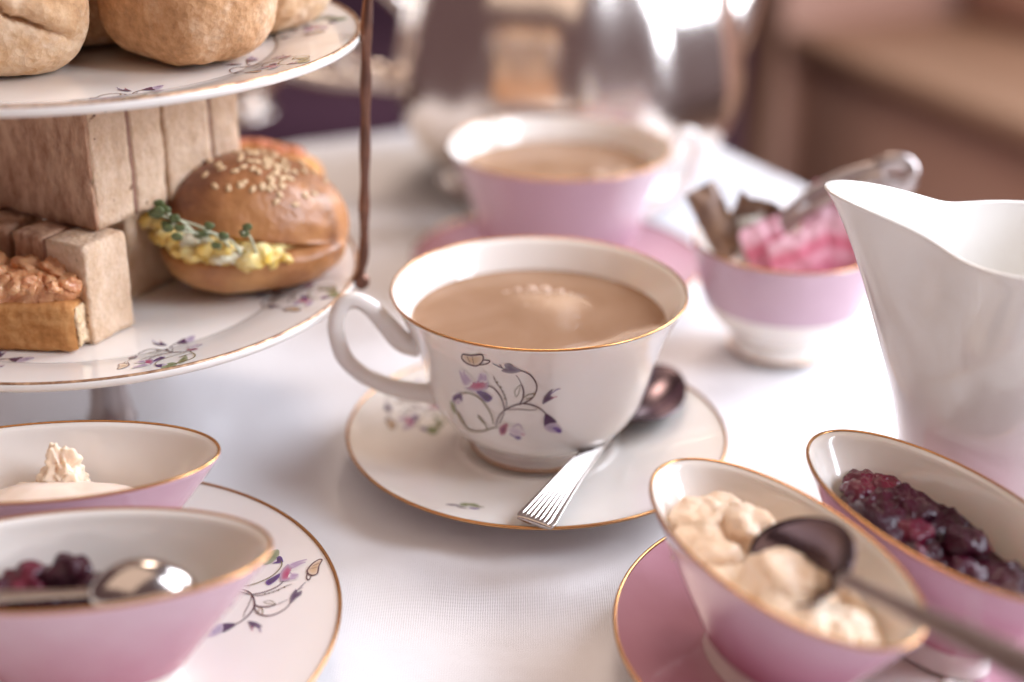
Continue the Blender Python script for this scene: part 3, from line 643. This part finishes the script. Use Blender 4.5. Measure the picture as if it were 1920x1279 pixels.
# ------------------------------------------------------------------ spoons
def spoon(t, A, B, length=12.6, wend=.68, wneck=.19, bw=1.3, bl=4.1, depth=.62, arch=.5, grooves=True, tip_up=0.0, roll=0.0, m='steel', th=.13, bowlflip=1, mb=None):
    """A handle end, B bowl tip, in the thing's cm; parts handle and spoon_bowl"""
    A, B = Vector(A), Vector(B); d = (B-A).normalized(); s = d.cross(Vector((0, 0, 1))).normalized(); up = s.cross(d).normalized()
    R = Matrix.Rotation(roll, 3, d); s = R@s; up = R@up; Lh = length-bl; K = (B-A).length/length
    def zc(x):   # handle arches up and meets the bowl rim
        k = x/Lh; return arch*sin(pi*min(k, 1))**1.2 if x < Lh else 0
    def wid(x):
        if x < Lh:
            k = x/Lh; return max(wneck, wend*(1-k)**1.9+wneck*.9+.06*sin(pi*k))-(.10*(1-min(1, x/.35))**2)
        k = (x-Lh)/bl; return max(.0, bw*(sin(pi*min(1, k**.82)))**.62) if k > .02 else wneck
    def pt(x, y, z): return A+d*(x*K)+s*y+up*z
    vs, fs = [], []; nx, ny = 90, 81 if grooves else 13
    x1 = Lh+.25
    for lay in (0, 1):
        for i in range(nx+1):
            x = x1*i/nx; w_ = wid(min(x, Lh-.001))
            for j in range(ny):
                v = -1+2*j/(ny-1)
                z = zc(min(x, Lh))+th*(1.4 if x < .3 else 1)*(.5-lay)*(1-.55*abs(v)**3)
                if grooves and lay == 0 and x < 6.2:
                    f = min(1, x/.35)*min(1, (6.2-x)/2.5); z -= .035*f*(.5+.5*cos(v*pi*8))**3 if abs(v) < .93 else 0
                vs.append(pt(x, w_*v, z))
    o1 = (nx+1)*ny
    for i in range(nx):
        for j in range(ny-1):
            a = i*ny+j; fs.append((a, a+1, a+ny+1, a+ny)); fs.append((o1+a, o1+a+ny, o1+a+ny+1, o1+a+1))
        a = i*ny; fs.append((a, a+ny, o1+a+ny, o1+a)); a = i*ny+ny-1; fs.append((a, o1+a, o1+a+ny, a+ny))
    for j in range(ny-1): fs.append((j, o1+j, o1+j+1, j+1)); a = nx*ny+j; fs.append((a, a+1, o1+a+1, o1+a))
    obj('handle', (vs, fs), m, t)
    vs, fs = [], []; n, q = 16, 64; cx = Lh+bl*.54
    for lay in (0, 1):
        for i in range(n+1):
            k = i/n
            for j in range(q):
                an = 2*pi*j/q; ex = bl*.5*cos(an); ey = bw*sin(an)*(1-.16*cos(an))
                x, y = cx+ex*k, ey*k; z = -depth*bowlflip*(1-k*k)**.8+tip_up*(x-cx)-.07*lay
                vs.append(pt(x, y, z))
    for lay in (0, 1):
        o = lay*(n+1)*q
        for i in range(n):
            for j in range(q):
                a, b = o+i*q+j, o+i*q+(j+1) % q; fs.append((a, b, b+q, a+q) if lay else (a, a+q, b+q, b))
    for j in range(q): a, b = n*q+j, n*q+(j+1) % q; c = (n+1)*q; fs.append((a, a+c, b+c, b))
    obj('spoon_bowl', (vs, fs), mb or m, t)
t = thing('teaspoon', 'steel teaspoon with a fluted handle resting on the central saucer', 'teaspoon', (0, 0, 0))
spoon(t, (-.18, -6.75, 1.50), (5.25, 4.9, 1.65), 12.9, bw=1.5, bl=4.8, depth=.7, arch=.22, roll=radians(5), wend=.53, mb='shaded_bowl')
t = thing('spoon', 'spoon sunk in the clotted cream, its handle leaving at lower right', 'spoon', (0, 0, 0))
spoon(t, (12.2, -25.4, 8.1), (6.05, -12.5, 4.65), 15.0, bw=1.36, bl=4.0, depth=.9, arch=.1, grooves=False, roll=radians(-38), wend=.48, wneck=.2, th=.22, m='dull_silver', mb='shaded_bowl')
t = thing('spoon', 'shiny spoon lying in the jam of the nearest left bowl', 'spoon', (0, 0, 0))
spoon(t, (-21.9, -17.0, 4.75), (-9.5, -14.35, 4.15), 12.6, bw=.95, bl=2.9, depth=.85, arch=.1, grooves=False, wneck=.2, bowlflip=-1)

# ------------------------------------------------------------------ sugar bowl with sachets and tongs
t = thing('sugar_bowl', 'small round bowl, lilac above and white below, holding sugar sachets', 'bowl', (10.8, 10.6, 0))
SB = [(2.0, .05), (2.15, .1), (2.1, .5), (2.05, .85), (2.45, 1.1), (3.05, 1.7), (3.45, 2.4), (3.7, 3.2), (3.88, 4.1), (4.05, 5.0)]
out = [(p.x, p.x, p.y) for p in spl([(r, z, 0) for r, z in SB], 5)]
body = [(0, 0, .4), (1.8, 1.8, .35)]+out+[(4.0, 4.0, 5.06), (3.92, 3.92, 5.05)]+[(r-.2, r-.2, z) for r, _, z in reversed(out) if z > 1.3][1:]+[(1.5, 1.5, 1.0), (0, 0, .95)]
o = obj('bowl', lathe(body, 128), ['china', 'pink_pale'], t)
for pl in o.data.polygons:
    c = pl.center/U
    if c.z > 2.35 and (pl.normal.x*c.x+pl.normal.y*c.y) > 0: pl.material_index = 1
obj('gold_rim', ring(3.98, 3.98, 5.05, .05), 'gold', t)
obj('foot_ring', ring(2.16, 2.16, .16, .05), 'gold', t)
def sachet(name, label, loc, size, rz, tilt, m, seed, amp=.12, roll=0):
    sx, sz = size; nx, nz = 22, 24; vs, fs = [], []
    for lay in (1, -1):
        for i in range(nx+1):
            for j in range(nz+1):
                u, v = i/nx, j/nz; e = (min(u, 1-u)*2)**.5*(min(v, 1-v)*2)**.5
                q = Vector((u*sx, v*sz, seed)); cr = amp*(noise.noise(q*.9)+.6*noise.noise(q*2.2))
                vs.append(((u-.5)*sx, lay*.17*e+cr, v*sz))
    o1 = (nx+1)*(nz+1)
    for i in range(nx):
        for j in range(nz):
            a = i*(nz+1)+j; fs.append((a, a+nz+1, a+nz+2, a+1)); fs.append((o1+a, o1+a+1, o1+a+nz+2, o1+a+nz+1))
    o = obj(name, (vs, fs), m); o.location = Vector(loc)*U; o.rotation_euler = (tilt, roll, rz); return tag(o, label, 'sugar sachet')
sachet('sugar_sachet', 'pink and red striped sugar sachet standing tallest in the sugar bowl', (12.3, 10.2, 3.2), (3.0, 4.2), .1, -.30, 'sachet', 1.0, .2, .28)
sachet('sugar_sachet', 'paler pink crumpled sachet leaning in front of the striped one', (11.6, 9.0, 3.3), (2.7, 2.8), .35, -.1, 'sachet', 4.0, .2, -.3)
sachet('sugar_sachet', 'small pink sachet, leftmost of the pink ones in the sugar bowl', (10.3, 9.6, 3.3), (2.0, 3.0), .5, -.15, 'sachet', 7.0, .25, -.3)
sachet('sugar_sachet', 'crumpled brown sugar sachet poking out over the left rim of the sugar bowl', (8.5, 10.3, 4.3), (1.5, 3.4), .3, -.35, 'paper_brown', 9.0, .38, -.42)
sachet('sugar_sachet', 'second brown sachet beside the crumpled one in the sugar bowl', (9.0, 11.1, 4.1), (2.0, 2.9), -.5, .1, 'paper_brown', 12.0, .4, .25)
sachet('sugar_sachet', 'small silvery white sachet between the brown and the pink sachets', (9.3, 9.9, 4.0), (1.3, 2.3), .4, -.1, 'paper_white', 15.0, .3, -.05)
t = thing('sugar_tongs', 'silver sugar tongs leaning out of the sugar bowl behind the milk jug lip', 'tongs', (0, 0, 0))
for dy, dz in ((.0, .32), (-.35, -.22)):
    path = spl([(10.2, 11.0+dy, 5.2+dz), (11.3, 11.1+dy, 6.3+dz), (12.6, 11.1+dy, 7.2+dz), (13.8, 11.0+dy, 7.75+dz*.8), (14.6, 10.9+dy, 7.95+dz*.5)], 8)
    obj('arm', tube(path, [.13+.10*(i/len(path)) for i in range(len(path))], 10, flat=1.5), 'dull_silver', t)
obj('bow', tube(spl([(14.3, 11.0, 8.1, ), (14.9, 10.9, 8.45), (15.5, 10.8, 8.35), (15.75, 10.6, 7.9), (15.4, 10.5, 7.5), (14.8, 10.5, 7.55), (14.3, 10.6, 7.7)], 8), .24, 12, flat=1.6), 'dull_silver', t)

# ------------------------------------------------------------------ milk jug
def smooth(a, b, x): k = max(0, min(1, (x-a)/(b-a))); return k*k*(3-2*k)
def make_jug():
    t = thing('milk_jug', 'tall plain white milk jug with a pointed pouring lip at the right edge', 'jug', (15.35, -5.3, 0))
    phi0 = radians(166); seg = 160
    prof = [(3.15, .0), (3.35, .1), (3.38, .6), (3.36, 2), (3.38, 4), (3.42, 6), (3.50, 8), (3.58, 9.5), (3.66, 10.6), (3.72, 11.0)]
    P = spl([(r, z, 0) for r, z in prof], 5)
    def pos(r, z, th, th_in=0):
        d = (th-phi0+pi) % (2*pi)-pi
        w_ = .66-.30*smooth(4, 11, z)
        g = exp(-(d/w_)**2)*(1/(1+(d/.9)**4))
        b = g*(max(0, min(1.02, (z-2.6)/8.4))**1.7)*3.0
        lift = exp(-(d/.5)**2)*1.15*smooth(6, 11, z)
        rr = r+b-th_in; return (rr*cos(th), rr*sin(th), z+lift)
    vs, fs, rows = [], [], []
    seq = [(p.x, p.y, 0) for p in P]+[(3.70, 11.05, .06)]+[(p.x, p.y, .2) for p in reversed(P) if p.y > .5]
    for r, z, ti in seq:
        row = []
        for i in range(seg): row.append(len(vs)); vs.append(pos(r, z, 2*pi*i/seg, ti))
        rows.append(row)
    for p, q in zip(rows, rows[1:]):
        for i in range(seg): j = (i+1) % seg; fs.append((p[i], p[j], q[j], q[i]))
    c0 = len(vs); vs.append((0, 0, .1)); c1 = len(vs); vs.append((0, 0, .55))
    for i in range(seg):
        j = (i+1) % seg; fs.append((c0, rows[0][j], rows[0][i])); fs.append((c1, rows[-1][i], rows[-1][j]))
    obj('body', (vs, fs), 'jug', t)
    h = spl([(3.3, 0, 9.4), (4.6, 0, 10.0), (5.9, 0, 9.2), (6.3, 0, 7.2), (5.7, 0, 4.8), (4.4, 0, 3.2), (3.1, 0, 2.9)], 8)
    obj('handle', shift(tube(h, .42, 14, flat=.7, up=(0, 1, 0)), (0, 0, 0), radians(-14)), 'china', t)
make_jug()

# ------------------------------------------------------------------ silver teapot
t = thing('teapot', 'polished silver teapot blurred at the top of the picture behind the pink cup', 'teapot', (2.1, 34.2, 0))
TP = [(7.2, 0), (7.5, .2), (7.4, .6), (7.1, 1.0), (7.9, 1.7), (8.9, 2.8), (9.7, 4.4), (9.9, 6.0), (9.65, 8.2), (9.0, 11), (7.8, 13.4), (6.5, 15.4), (5.2, 16.6), (5.1, 17.2)]
out = [(p.x, p.x, p.y) for p in spl([(r, z, 0) for r, z in TP], 6)]
obj('body', lathe([(0, 0, .3)]+out, 144, lambda th, z: 1+.012*smooth(2, 6, z)*(1-smooth(12, 15, z))*cos(12*th)), 'silver', t)
obj('lid', lathe([(p.x, p.x, p.y) for p in spl([(5.2, 17.1, 0), (4.6, 17.6, 0), (3.2, 18.2, 0), (1.6, 19.0, 0), (.5, 19.4, 0), (.7, 20.2, 0), (.5, 20.8, 0), (0, 21, 0)], 5)], 96), 'silver', t)
sp_ = spl([(6.4, 2.5, 5.8), (8.4, 4.2, 7.4), (9.6, 5.4, 9.4), (10.6, 6.3, 12), (11.6, 7.1, 15), (13.1, 8.1, 18.2), (14.6, 9, 19.6)], 8)
obj('spout', tube(sp_, [2.5-1.75*smooth(0, 1, i/(len(sp_)-1)) for i in range(len(sp_))], 24, up=(0, 1, 0)), 'silver', t)
hp = spl([(-7.2, -.5, 14.8), (-10.2, -.7, 16.4), (-13.4, -.8, 15.4), (-14.6, -.8, 12.0), (-13.6, -.7, 8.8), (-11.6, -.6, 6.6), (-9.3, -.5, 5.6)], 8)
obj('handle', tube(hp, [.55+.25*sin(i*.55)**2 for i in range(len(hp))], 16, flat=.7, up=(0, 1, 0)), 'silver', t)
t = thing('hot_water_pot', 'second silver pot, mostly hidden behind the upper plate and the bronze rod', 'pot', (-20.5, 48, 0))
out = [(p.x, p.x, p.y) for p in spl([(3.2, 0, 0), (3.3, .3, 0), (2.6, 1.0, 0), (3.8, 2.4, 0), (4.6, 5, 0), (4.5, 8, 0), (3.4, 11.5, 0), (3.0, 13, 0)], 6)]
obj('body', lathe([(0, 0, .3)]+out+[(2.4, 2.4, 13.6), (0, 0, 14.6)], 96), 'silver', t)
hp = spl([(4.2, -.5, 9.8), (7.5, -1, 10.2), (10.6, -1.5, 9.2), (13.2, -1.8, 6.6), (14.0, -1.8, 4.2), (11.5, -1.4, 2.8), (7.5, -1, 2.6), (4.0, -.5, 3.2)], 8)
obj('handle', tube(hp, .55, 14, up=(0, 1, 0)), 'silver', t)

# ------------------------------------------------------------------ cake stand
AX = (-16.35, 3.0)
t = thing('cake_stand', 'two tier china cake stand with bronze side rod and silver stem, at the left', 'cake stand', (*AX, 0))
def plate_prof(R):
    k = R/10.05
    top = [(p.x, p.x, p.y) for p in spl([(0, -.62, 0), (6.6*k, -.62, 0), (7.1*k, -.56, 0), (8.2*k, -.3, 0), (9.4*k, -.06, 0), (9.95*k, .03, 0), (R, .0, 0)], 5)]
    return top, [(R+.02, R+.02, -.1), (R-.02, R-.02, -.22), (9.7*k, 9.7*k, -.34), (8*k, 8*k, -.7), (6.4*k, 6.4*k, -.98), (6.2*k, 6.2*k, -1.15), (5.9*k, 5.9*k, -.98), (0, 0, -.95)]
def make_plate(name, R, z, rot):
    top, bot = plate_prof(R); ab = lambda L: [(a, b, c+z) for a, b, c in L]
    p = obj(name, lathe(ab(top)+ab(bot), 200), 'china', t)
    obj('worn_gold_rim', ring(R-.10, R-.10, z+.015, .075, 220, 8), 'worn_gold', p)
    tz = ab(top)
    for i, (ang, rr) in enumerate(rot):
        spray('floral_print', planar(tz, rr*cos(radians(ang)), rr*sin(radians(ang)), radians(ang-200)), p, .0088)
    return tz
make_plate('lower_plate', 9.92, 6.38, [(-57, 7.9), (-105, 7.9), (-10, 7.9), (180, 8)])
make_plate('upper_plate', 10.3, 15.3, [(-60, 8.0), (-20, 8.0), (20, 8.0), (200, 8)])
obj('stem', lathe([(p.x, p.x, p.y) for p in spl([(.98, 0, 0), (.95, .2, 0), (.80, .7, 0), (.72, 1.3, 0), (.66, 2.4, 0), (.60, 3.8, 0), (.75, 4.9, 0), (1.8, 5.25, 0)], 6)], 64), 'dull_silver', t)
obj('centre_column', lathe([(.35, .35, 5.4), (.35, .35, 21), (.8, .8, 21.4), (.7, .7, 22.2), (0, 0, 22.6)], 32), 'bronze', t)
rod = spl([(9.9, -.9, 6.2), (10.2, -.8, 7.2), (10.3, -.6, 9.5), (10.42, -.4, 12.5), (10.52, -.25, 15.3), (10.6, 0, 18), (9.6, .2, 21), (6, .2, 23.4), (0, 0, 24.2)], 10)
obj('side_rod', tube(rod, [.15+.05*sin(i*.42)**2+.05*smooth(0, 1, i/len(rod)) for i in range(len(rod))], 12), 'bronze', t)
obj('side_rod', tube([Vector((-p.x, p.y, p.z)) for p in rod], .19, 12), 'bronze', t)
obj('plate_clip', shift(blob((.3, .22, .35), 2, .02, 1, 3), (10.1, -.85, 6.35)), 'bronze', t)

zl, zu = 5.78, 14.70
# scones
def scone(label, loc, rad, seed, m, rz=0, crack=True, tilt=(0, 0), split=None):
    def fn(q, d):
        a = atan2(q.y, q.x); k = q.z/rad[2]
        q = q*1.0
        if split is not None:
            da = (a-split+pi) % (2*pi)-pi
            kl = .10-.62*da+.10*noise.noise(Vector((a*5, 2, 2)))+.05*noise.noise(Vector((a*14, 2, 2))); win = exp(-(da/.62)**4)
            q -= d*.55*exp(-((k-kl)/(.055+.05*max(0, noise.noise(Vector((a*4, 7, 1))))))**2)*win
            q += d*.16*exp(-((k-kl-.22)/.16)**2)*win
        side = 1+.05*sin(a*2+seed)+.03*sin(a*5+seed*2)
        q.x *= side; q.y *= side
        if k < 0: q.x *= 1-.07*(-k); q.y *= 1-.07*(-k)
        if k > .6: q.z += .25*noise.noise(q*.7+Vector((seed, 0, 0)))
        if crack:
            h = .12*noise.noise(Vector((a*1.6, seed, 1)))+.06
            c = abs(k-h-.25*sin(a*1.5+seed)); g = exp(-(c/.055)**2)*max(0, .55+.9*noise.noise(Vector((a*2.4, seed*2, 5))))
            q -= d*g*.62
            q += d*.09*sin(k*9+3*noise.noise(q*.5))*max(0, 1-abs(k))
            q += d*.10*exp(-((k-h+.3)/.2)**2)
        return q
    o = obj('scone', blob(rad, 3.2, .12, .55, 6, seed, fn=fn, c=(0, 0, rad[2])), m); place(o, loc, rz); o.rotation_euler = (tilt[0], tilt[1], rz)
    return tag(o, label, 'scone', 'scones on the upper plate')
scone('large golden scone with a dark crack, at the left edge of the upper plate', (-17.75, -.1, zu), (2.85, 2.6, 2.1), 2.0, 'scone_pale', .3, tilt=(0, .05), crack=False, split=radians(-78))
scone('round smooth scone to the right on the upper plate, lit on its right side', (-11.6, 1.9, zu), (2.65, 2.6, 2.1), 11.0, 'scone', 1.1, crack=False, tilt=(.02, -.03))
scone('scone in shade between and behind the two front scones', (-15.2, 4.4, zu), (2.5, 2.4, 1.9), 5.0, 'scone', 2.1)
scone('pale floury scone at the back right of the upper plate', (-10.1, 6.3, zu), (2.3, 2.3, 2.2), 8.0, 'scone_pale', .6)
scone('scone at the back of the upper plate behind the left scone', (-18.6, 5.6, zu), (2.4, 2.4, 2.1), 14.0, 'scone', 1.6)

# sandwiches: upright fingers of malted bread
def sandwich(label, loc, rz, slices, h, depth, seed):
    t = thing('sandwich', label, 'sandwich', loc, rz, 'brown bread finger sandwiches on the lower plate'); x = 0
    for i, (wd, m) in enumerate(slices):
        fil = m == 'filling'
        mm = m
        o = obj('filling' if fil else 'bread_slice', shift(rbox(wd+(.04 if fil else 0), depth-(.10 if fil else 0), h-(.10 if fil else 0), .03 if fil else .09, 16, .02 if fil else .05, .8, seed+i*2, 0 if fil else .16), (x-(.02 if fil else 0), .05 if fil else 0, .05 if fil else 0)), mm, t)
        x += wd+(.0 if fil else .0)
    return t
# local x runs away from the front corner along the slices
a_dir = radians(62)
def crustface(o): pass
t1 = sandwich('upper sandwich of the stack with its streaked brown crust side facing left', (-14.72, -1.05, zl+3.62), radians(60), [(1.75, 'crumb'), (.16, 'filling'), (1.5, 'crumb')], 4.6, 5.6, 21.0)
t2 = sandwich('upper sandwich behind the streaked one, pale cut side to the right', (-12.95, 2.0, zl+3.62), radians(52), [(2.0, 'crumb'), (.12, 'filling'), (1.3, 'crumb')], 4.7, 5.0, 27.0)
# the outer crust of the front sandwich
obj('crust', shift(rbox(.22, 5.6, 4.6, .09, 18, .07, 1.3, 3.0, .4), (-.17, 0, 0)), 'crumb_dark', t1)
sandwich('lower sandwich at the front corner of the stack, pale upright finger', (-13.95, -.75, zl), radians(152), [(1.75, 'crumb'), (.14, 'filling'), (1.35, 'crumb_dark')], 3.55, 0.01+2.0, 33.0).rotation_euler = (0, 0, radians(152))
sandwich('lower sandwich at the left, rough crumb, under the streaked crust', (-17.35, 1.35, zl), radians(158), [(2.3, 'crumb_dark'), (.14, 'filling'), (1.7, 'crumb')], 3.5, 2.0, 39.0)
sandwich('lower sandwich hidden at the back of the stack', (-13.3, 3.9, zl), radians(150), [(1.8, 'crumb'), (.14, 'filling'), (1.8, 'crumb')], 3.5, 2.6, 45.0)

# open toast with orange topping
t = thing('savoury_toast', 'golden toast finger heaped with orange savoury topping, front left of lower plate', 'toast', (-15.25, -3.3, zl), radians(180-4))
obj('bread', shift(rbox(7.6, 2.3, 1.75, .28, 20, .06, .9, 2.0, .0), (0, -2.3, 0)), 'toast', t)
obj('cut_end', shift(rbox(.16, 2.0, 1.45, .07, 14, .06, 1.6, 5.0, .5), (-.10, -2.15, .15)), 'toast_crumb', t)
rng = random.Random(5)
obj('topping', shift(blob((3.9, 1.12, .75), 2.6, .28, .9, 5, 2.2), (3.8, -1.2, 1.85)), 'prawn', t)
for i in range(38):
    x = rng.uniform(.3, 7.4); y = rng.uniform(-2.0, -.35); r = rng.uniform(.24, .5)
    obj('topping_lump', blob((r*1.2, r, r*.8), 2.4, .30, 2.0, 4, i*1.3, c=(x, y, 2.25+rng.uniform(-.1, .45)*(1-abs(y+1.2)))), 'prawn', t)

# sesame bun with egg and cress
def make_bun(t, loc_r, seed):
    rx, ry, h = loc_r
    def low(q, d):
        if q.z > 0: q.z *= .35
        return q
    def upp(q, d):
        if q.z < 0: q.z *= .16
        return q
    obj('bun_base', blob((rx, ry, h*.42), 2.3, .10, .5, 6, seed, fn=low, c=(0, 0, h*.42)), 'bun', t)
    return upp
t = thing('egg_bun', 'shiny sesame bun filled with yellow egg mayonnaise and cress, right of the sandwiches', 'filled bun', (-10.35, 3.5, zl), radians(22))
t.scale = (1.06, 1.06, 1.06)
upp = make_bun(t, (3.3, 2.75, 3.7), 3.0)
lid_c = Vector((.15, .25, 2.15)); lid_r = (3.25, 2.75, 2.4); ltilt = Matrix.Rotation(radians(-5), 3, 'X')@Matrix.Rotation(radians(12), 3, 'Y')
lid = blob(lid_r, 2.15, .12, .45, 6, 6.0, fn=upp); lid = ([tuple(ltilt@Vector(v)+lid_c) for v in lid[0]], lid[1])
obj('bun_top', lid, 'bun', t)
eg = []
rng = random.Random(3)
obj('egg_filling', blob((2.95, 2.4, .75), 2.2, .3, 1.2, 5, 5.5, c=(-.1, 0, 2.0)), 'egg', t)
for i in range(64):
    a = radians(rng.triangular(168, 292, 225)); r = rng.uniform(.80, 1.02)
    x, y = 3.3*r*cos(a), 2.75*r*sin(a); s = rng.uniform(.16, .38)
    obj('egg_lump', blob((s*1.5, s*1.1, s*.8), 2.3, .22, 2.6, 3, i*1.1, c=(x, y, 1.80-.20*x*.9+rng.uniform(-.26, .22))), 'egg_white' if i % 8 == 0 else 'egg', t)
sm = None
for i in range(84):
    a = rng.uniform(0, 2*pi); k = rng.betavariate(1.6, 2.6)*1.25
    d = Vector((sin(k)*cos(a)-.05, sin(k)*sin(a)-.32, cos(k))).normalized()
    kk = (abs(d.x)**2.15+abs(d.y)**2.15+abs(d.z)**2.15)**(-1/2.15); q = Vector((d.x*kk*lid_r[0], d.y*kk*lid_r[1], d.z*kk*lid_r[2]))
    s_ = q*.45+Vector((6, 10.2, -6)); q += d*.12*(noise.noise(s_)+.5*noise.noise(s_*2.1)+.25*noise.noise(s_*4.3))
    q = ltilt@q+lid_c
    if sm is None:
        o = obj('sesame_seed', blob((.165, .10, .055), 2, 0, 1, 2), 'seed', t); sm = o.data
    else:
        o = bpy.data.objects.new('sesame_seed', sm); C.objects.link(o); o.parent = t
    nrm = ltilt@Vector((d.x/lid_r[0], d.y/lid_r[1], d.z/lid_r[2])).normalized()
    o.location = (q+nrm*.02)*U; o.rotation_euler = (nrm.to_track_quat('Z', 'Y')@Matrix.Rotation(rng.uniform(0, 6.28), 3, 'Z').to_quaternion()).to_euler()
# cress sprigs springing out of the filling on the left of the bun
t = thing('cress', 'sprig of dark green cress poking out at the left of the egg bun', 'cress', (-12.05, .75, zl+2.3))
rng = random.Random(9)
for i, (dx, dy, dz) in enumerate([(-.9, -.6, 1.7), (-.5, -.7, 1.2), (-.1, -.9, 1.0), (.6, -.6, .9), (1.2, -.9, .7), (-1.1, -.2, 1.35), (2.0, -.9, 1.0)]):
    p0 = Vector((.9+.25*i, -.3, -.3)); p2 = Vector((dx, dy, dz)); p1 = (p0+p2)/2+Vector((0, 0, .35))
    obj('stem', tube(spl([p0, p1, p2], 6), .045, 6), 'cress_stem', t)
    for k in range(4 if i < 2 or i == 3 else 2):
        an = 2*pi*k/4+i; c = p2+Vector((.2*cos(an), .1*sin(an), .2*sin(an*1.3)))
        obj('leaf', blob((.19, .06, .15), 2, .05, 3, 3, i+k, c=c), 'cress_leaf', t)
# second bun behind
t = thing('filled_bun', 'second bun with red tomato topping, blurred behind the sesame bun', 'filled bun', (-11.2, 9.6, zl), radians(-10))
upp = make_bun(t, (2.9, 2.3, 3.4), 13.0)
obj('bun_top', blob((2.85, 2.3, 1.5), 2.1, .2, .6, 5, 16.0, fn=upp, c=(0, 0, 2.0)), 'toast', t)
for i, (x, y) in enumerate([(-1.3, -.2), (-.6, .2), (.2, .1), (.9, -.1), (1.5, .2)]):
    obj('tomato_piece', blob((.5, .4, .28), 2, .12, 2, 3, i*2.0, c=(x, y, 3.45-.1*x*x)), 'red_topping', t)

# the whole stand with its food stands a little further left, clear of the cup handle
for o in sc.objects:
    if o.parent is None and (o.name.split('.')[0] in ('cake_stand', 'scone', 'sandwich', 'savoury_toast', 'egg_bun', 'cress', 'filled_bun')):
        o.location.x -= 0.30*U
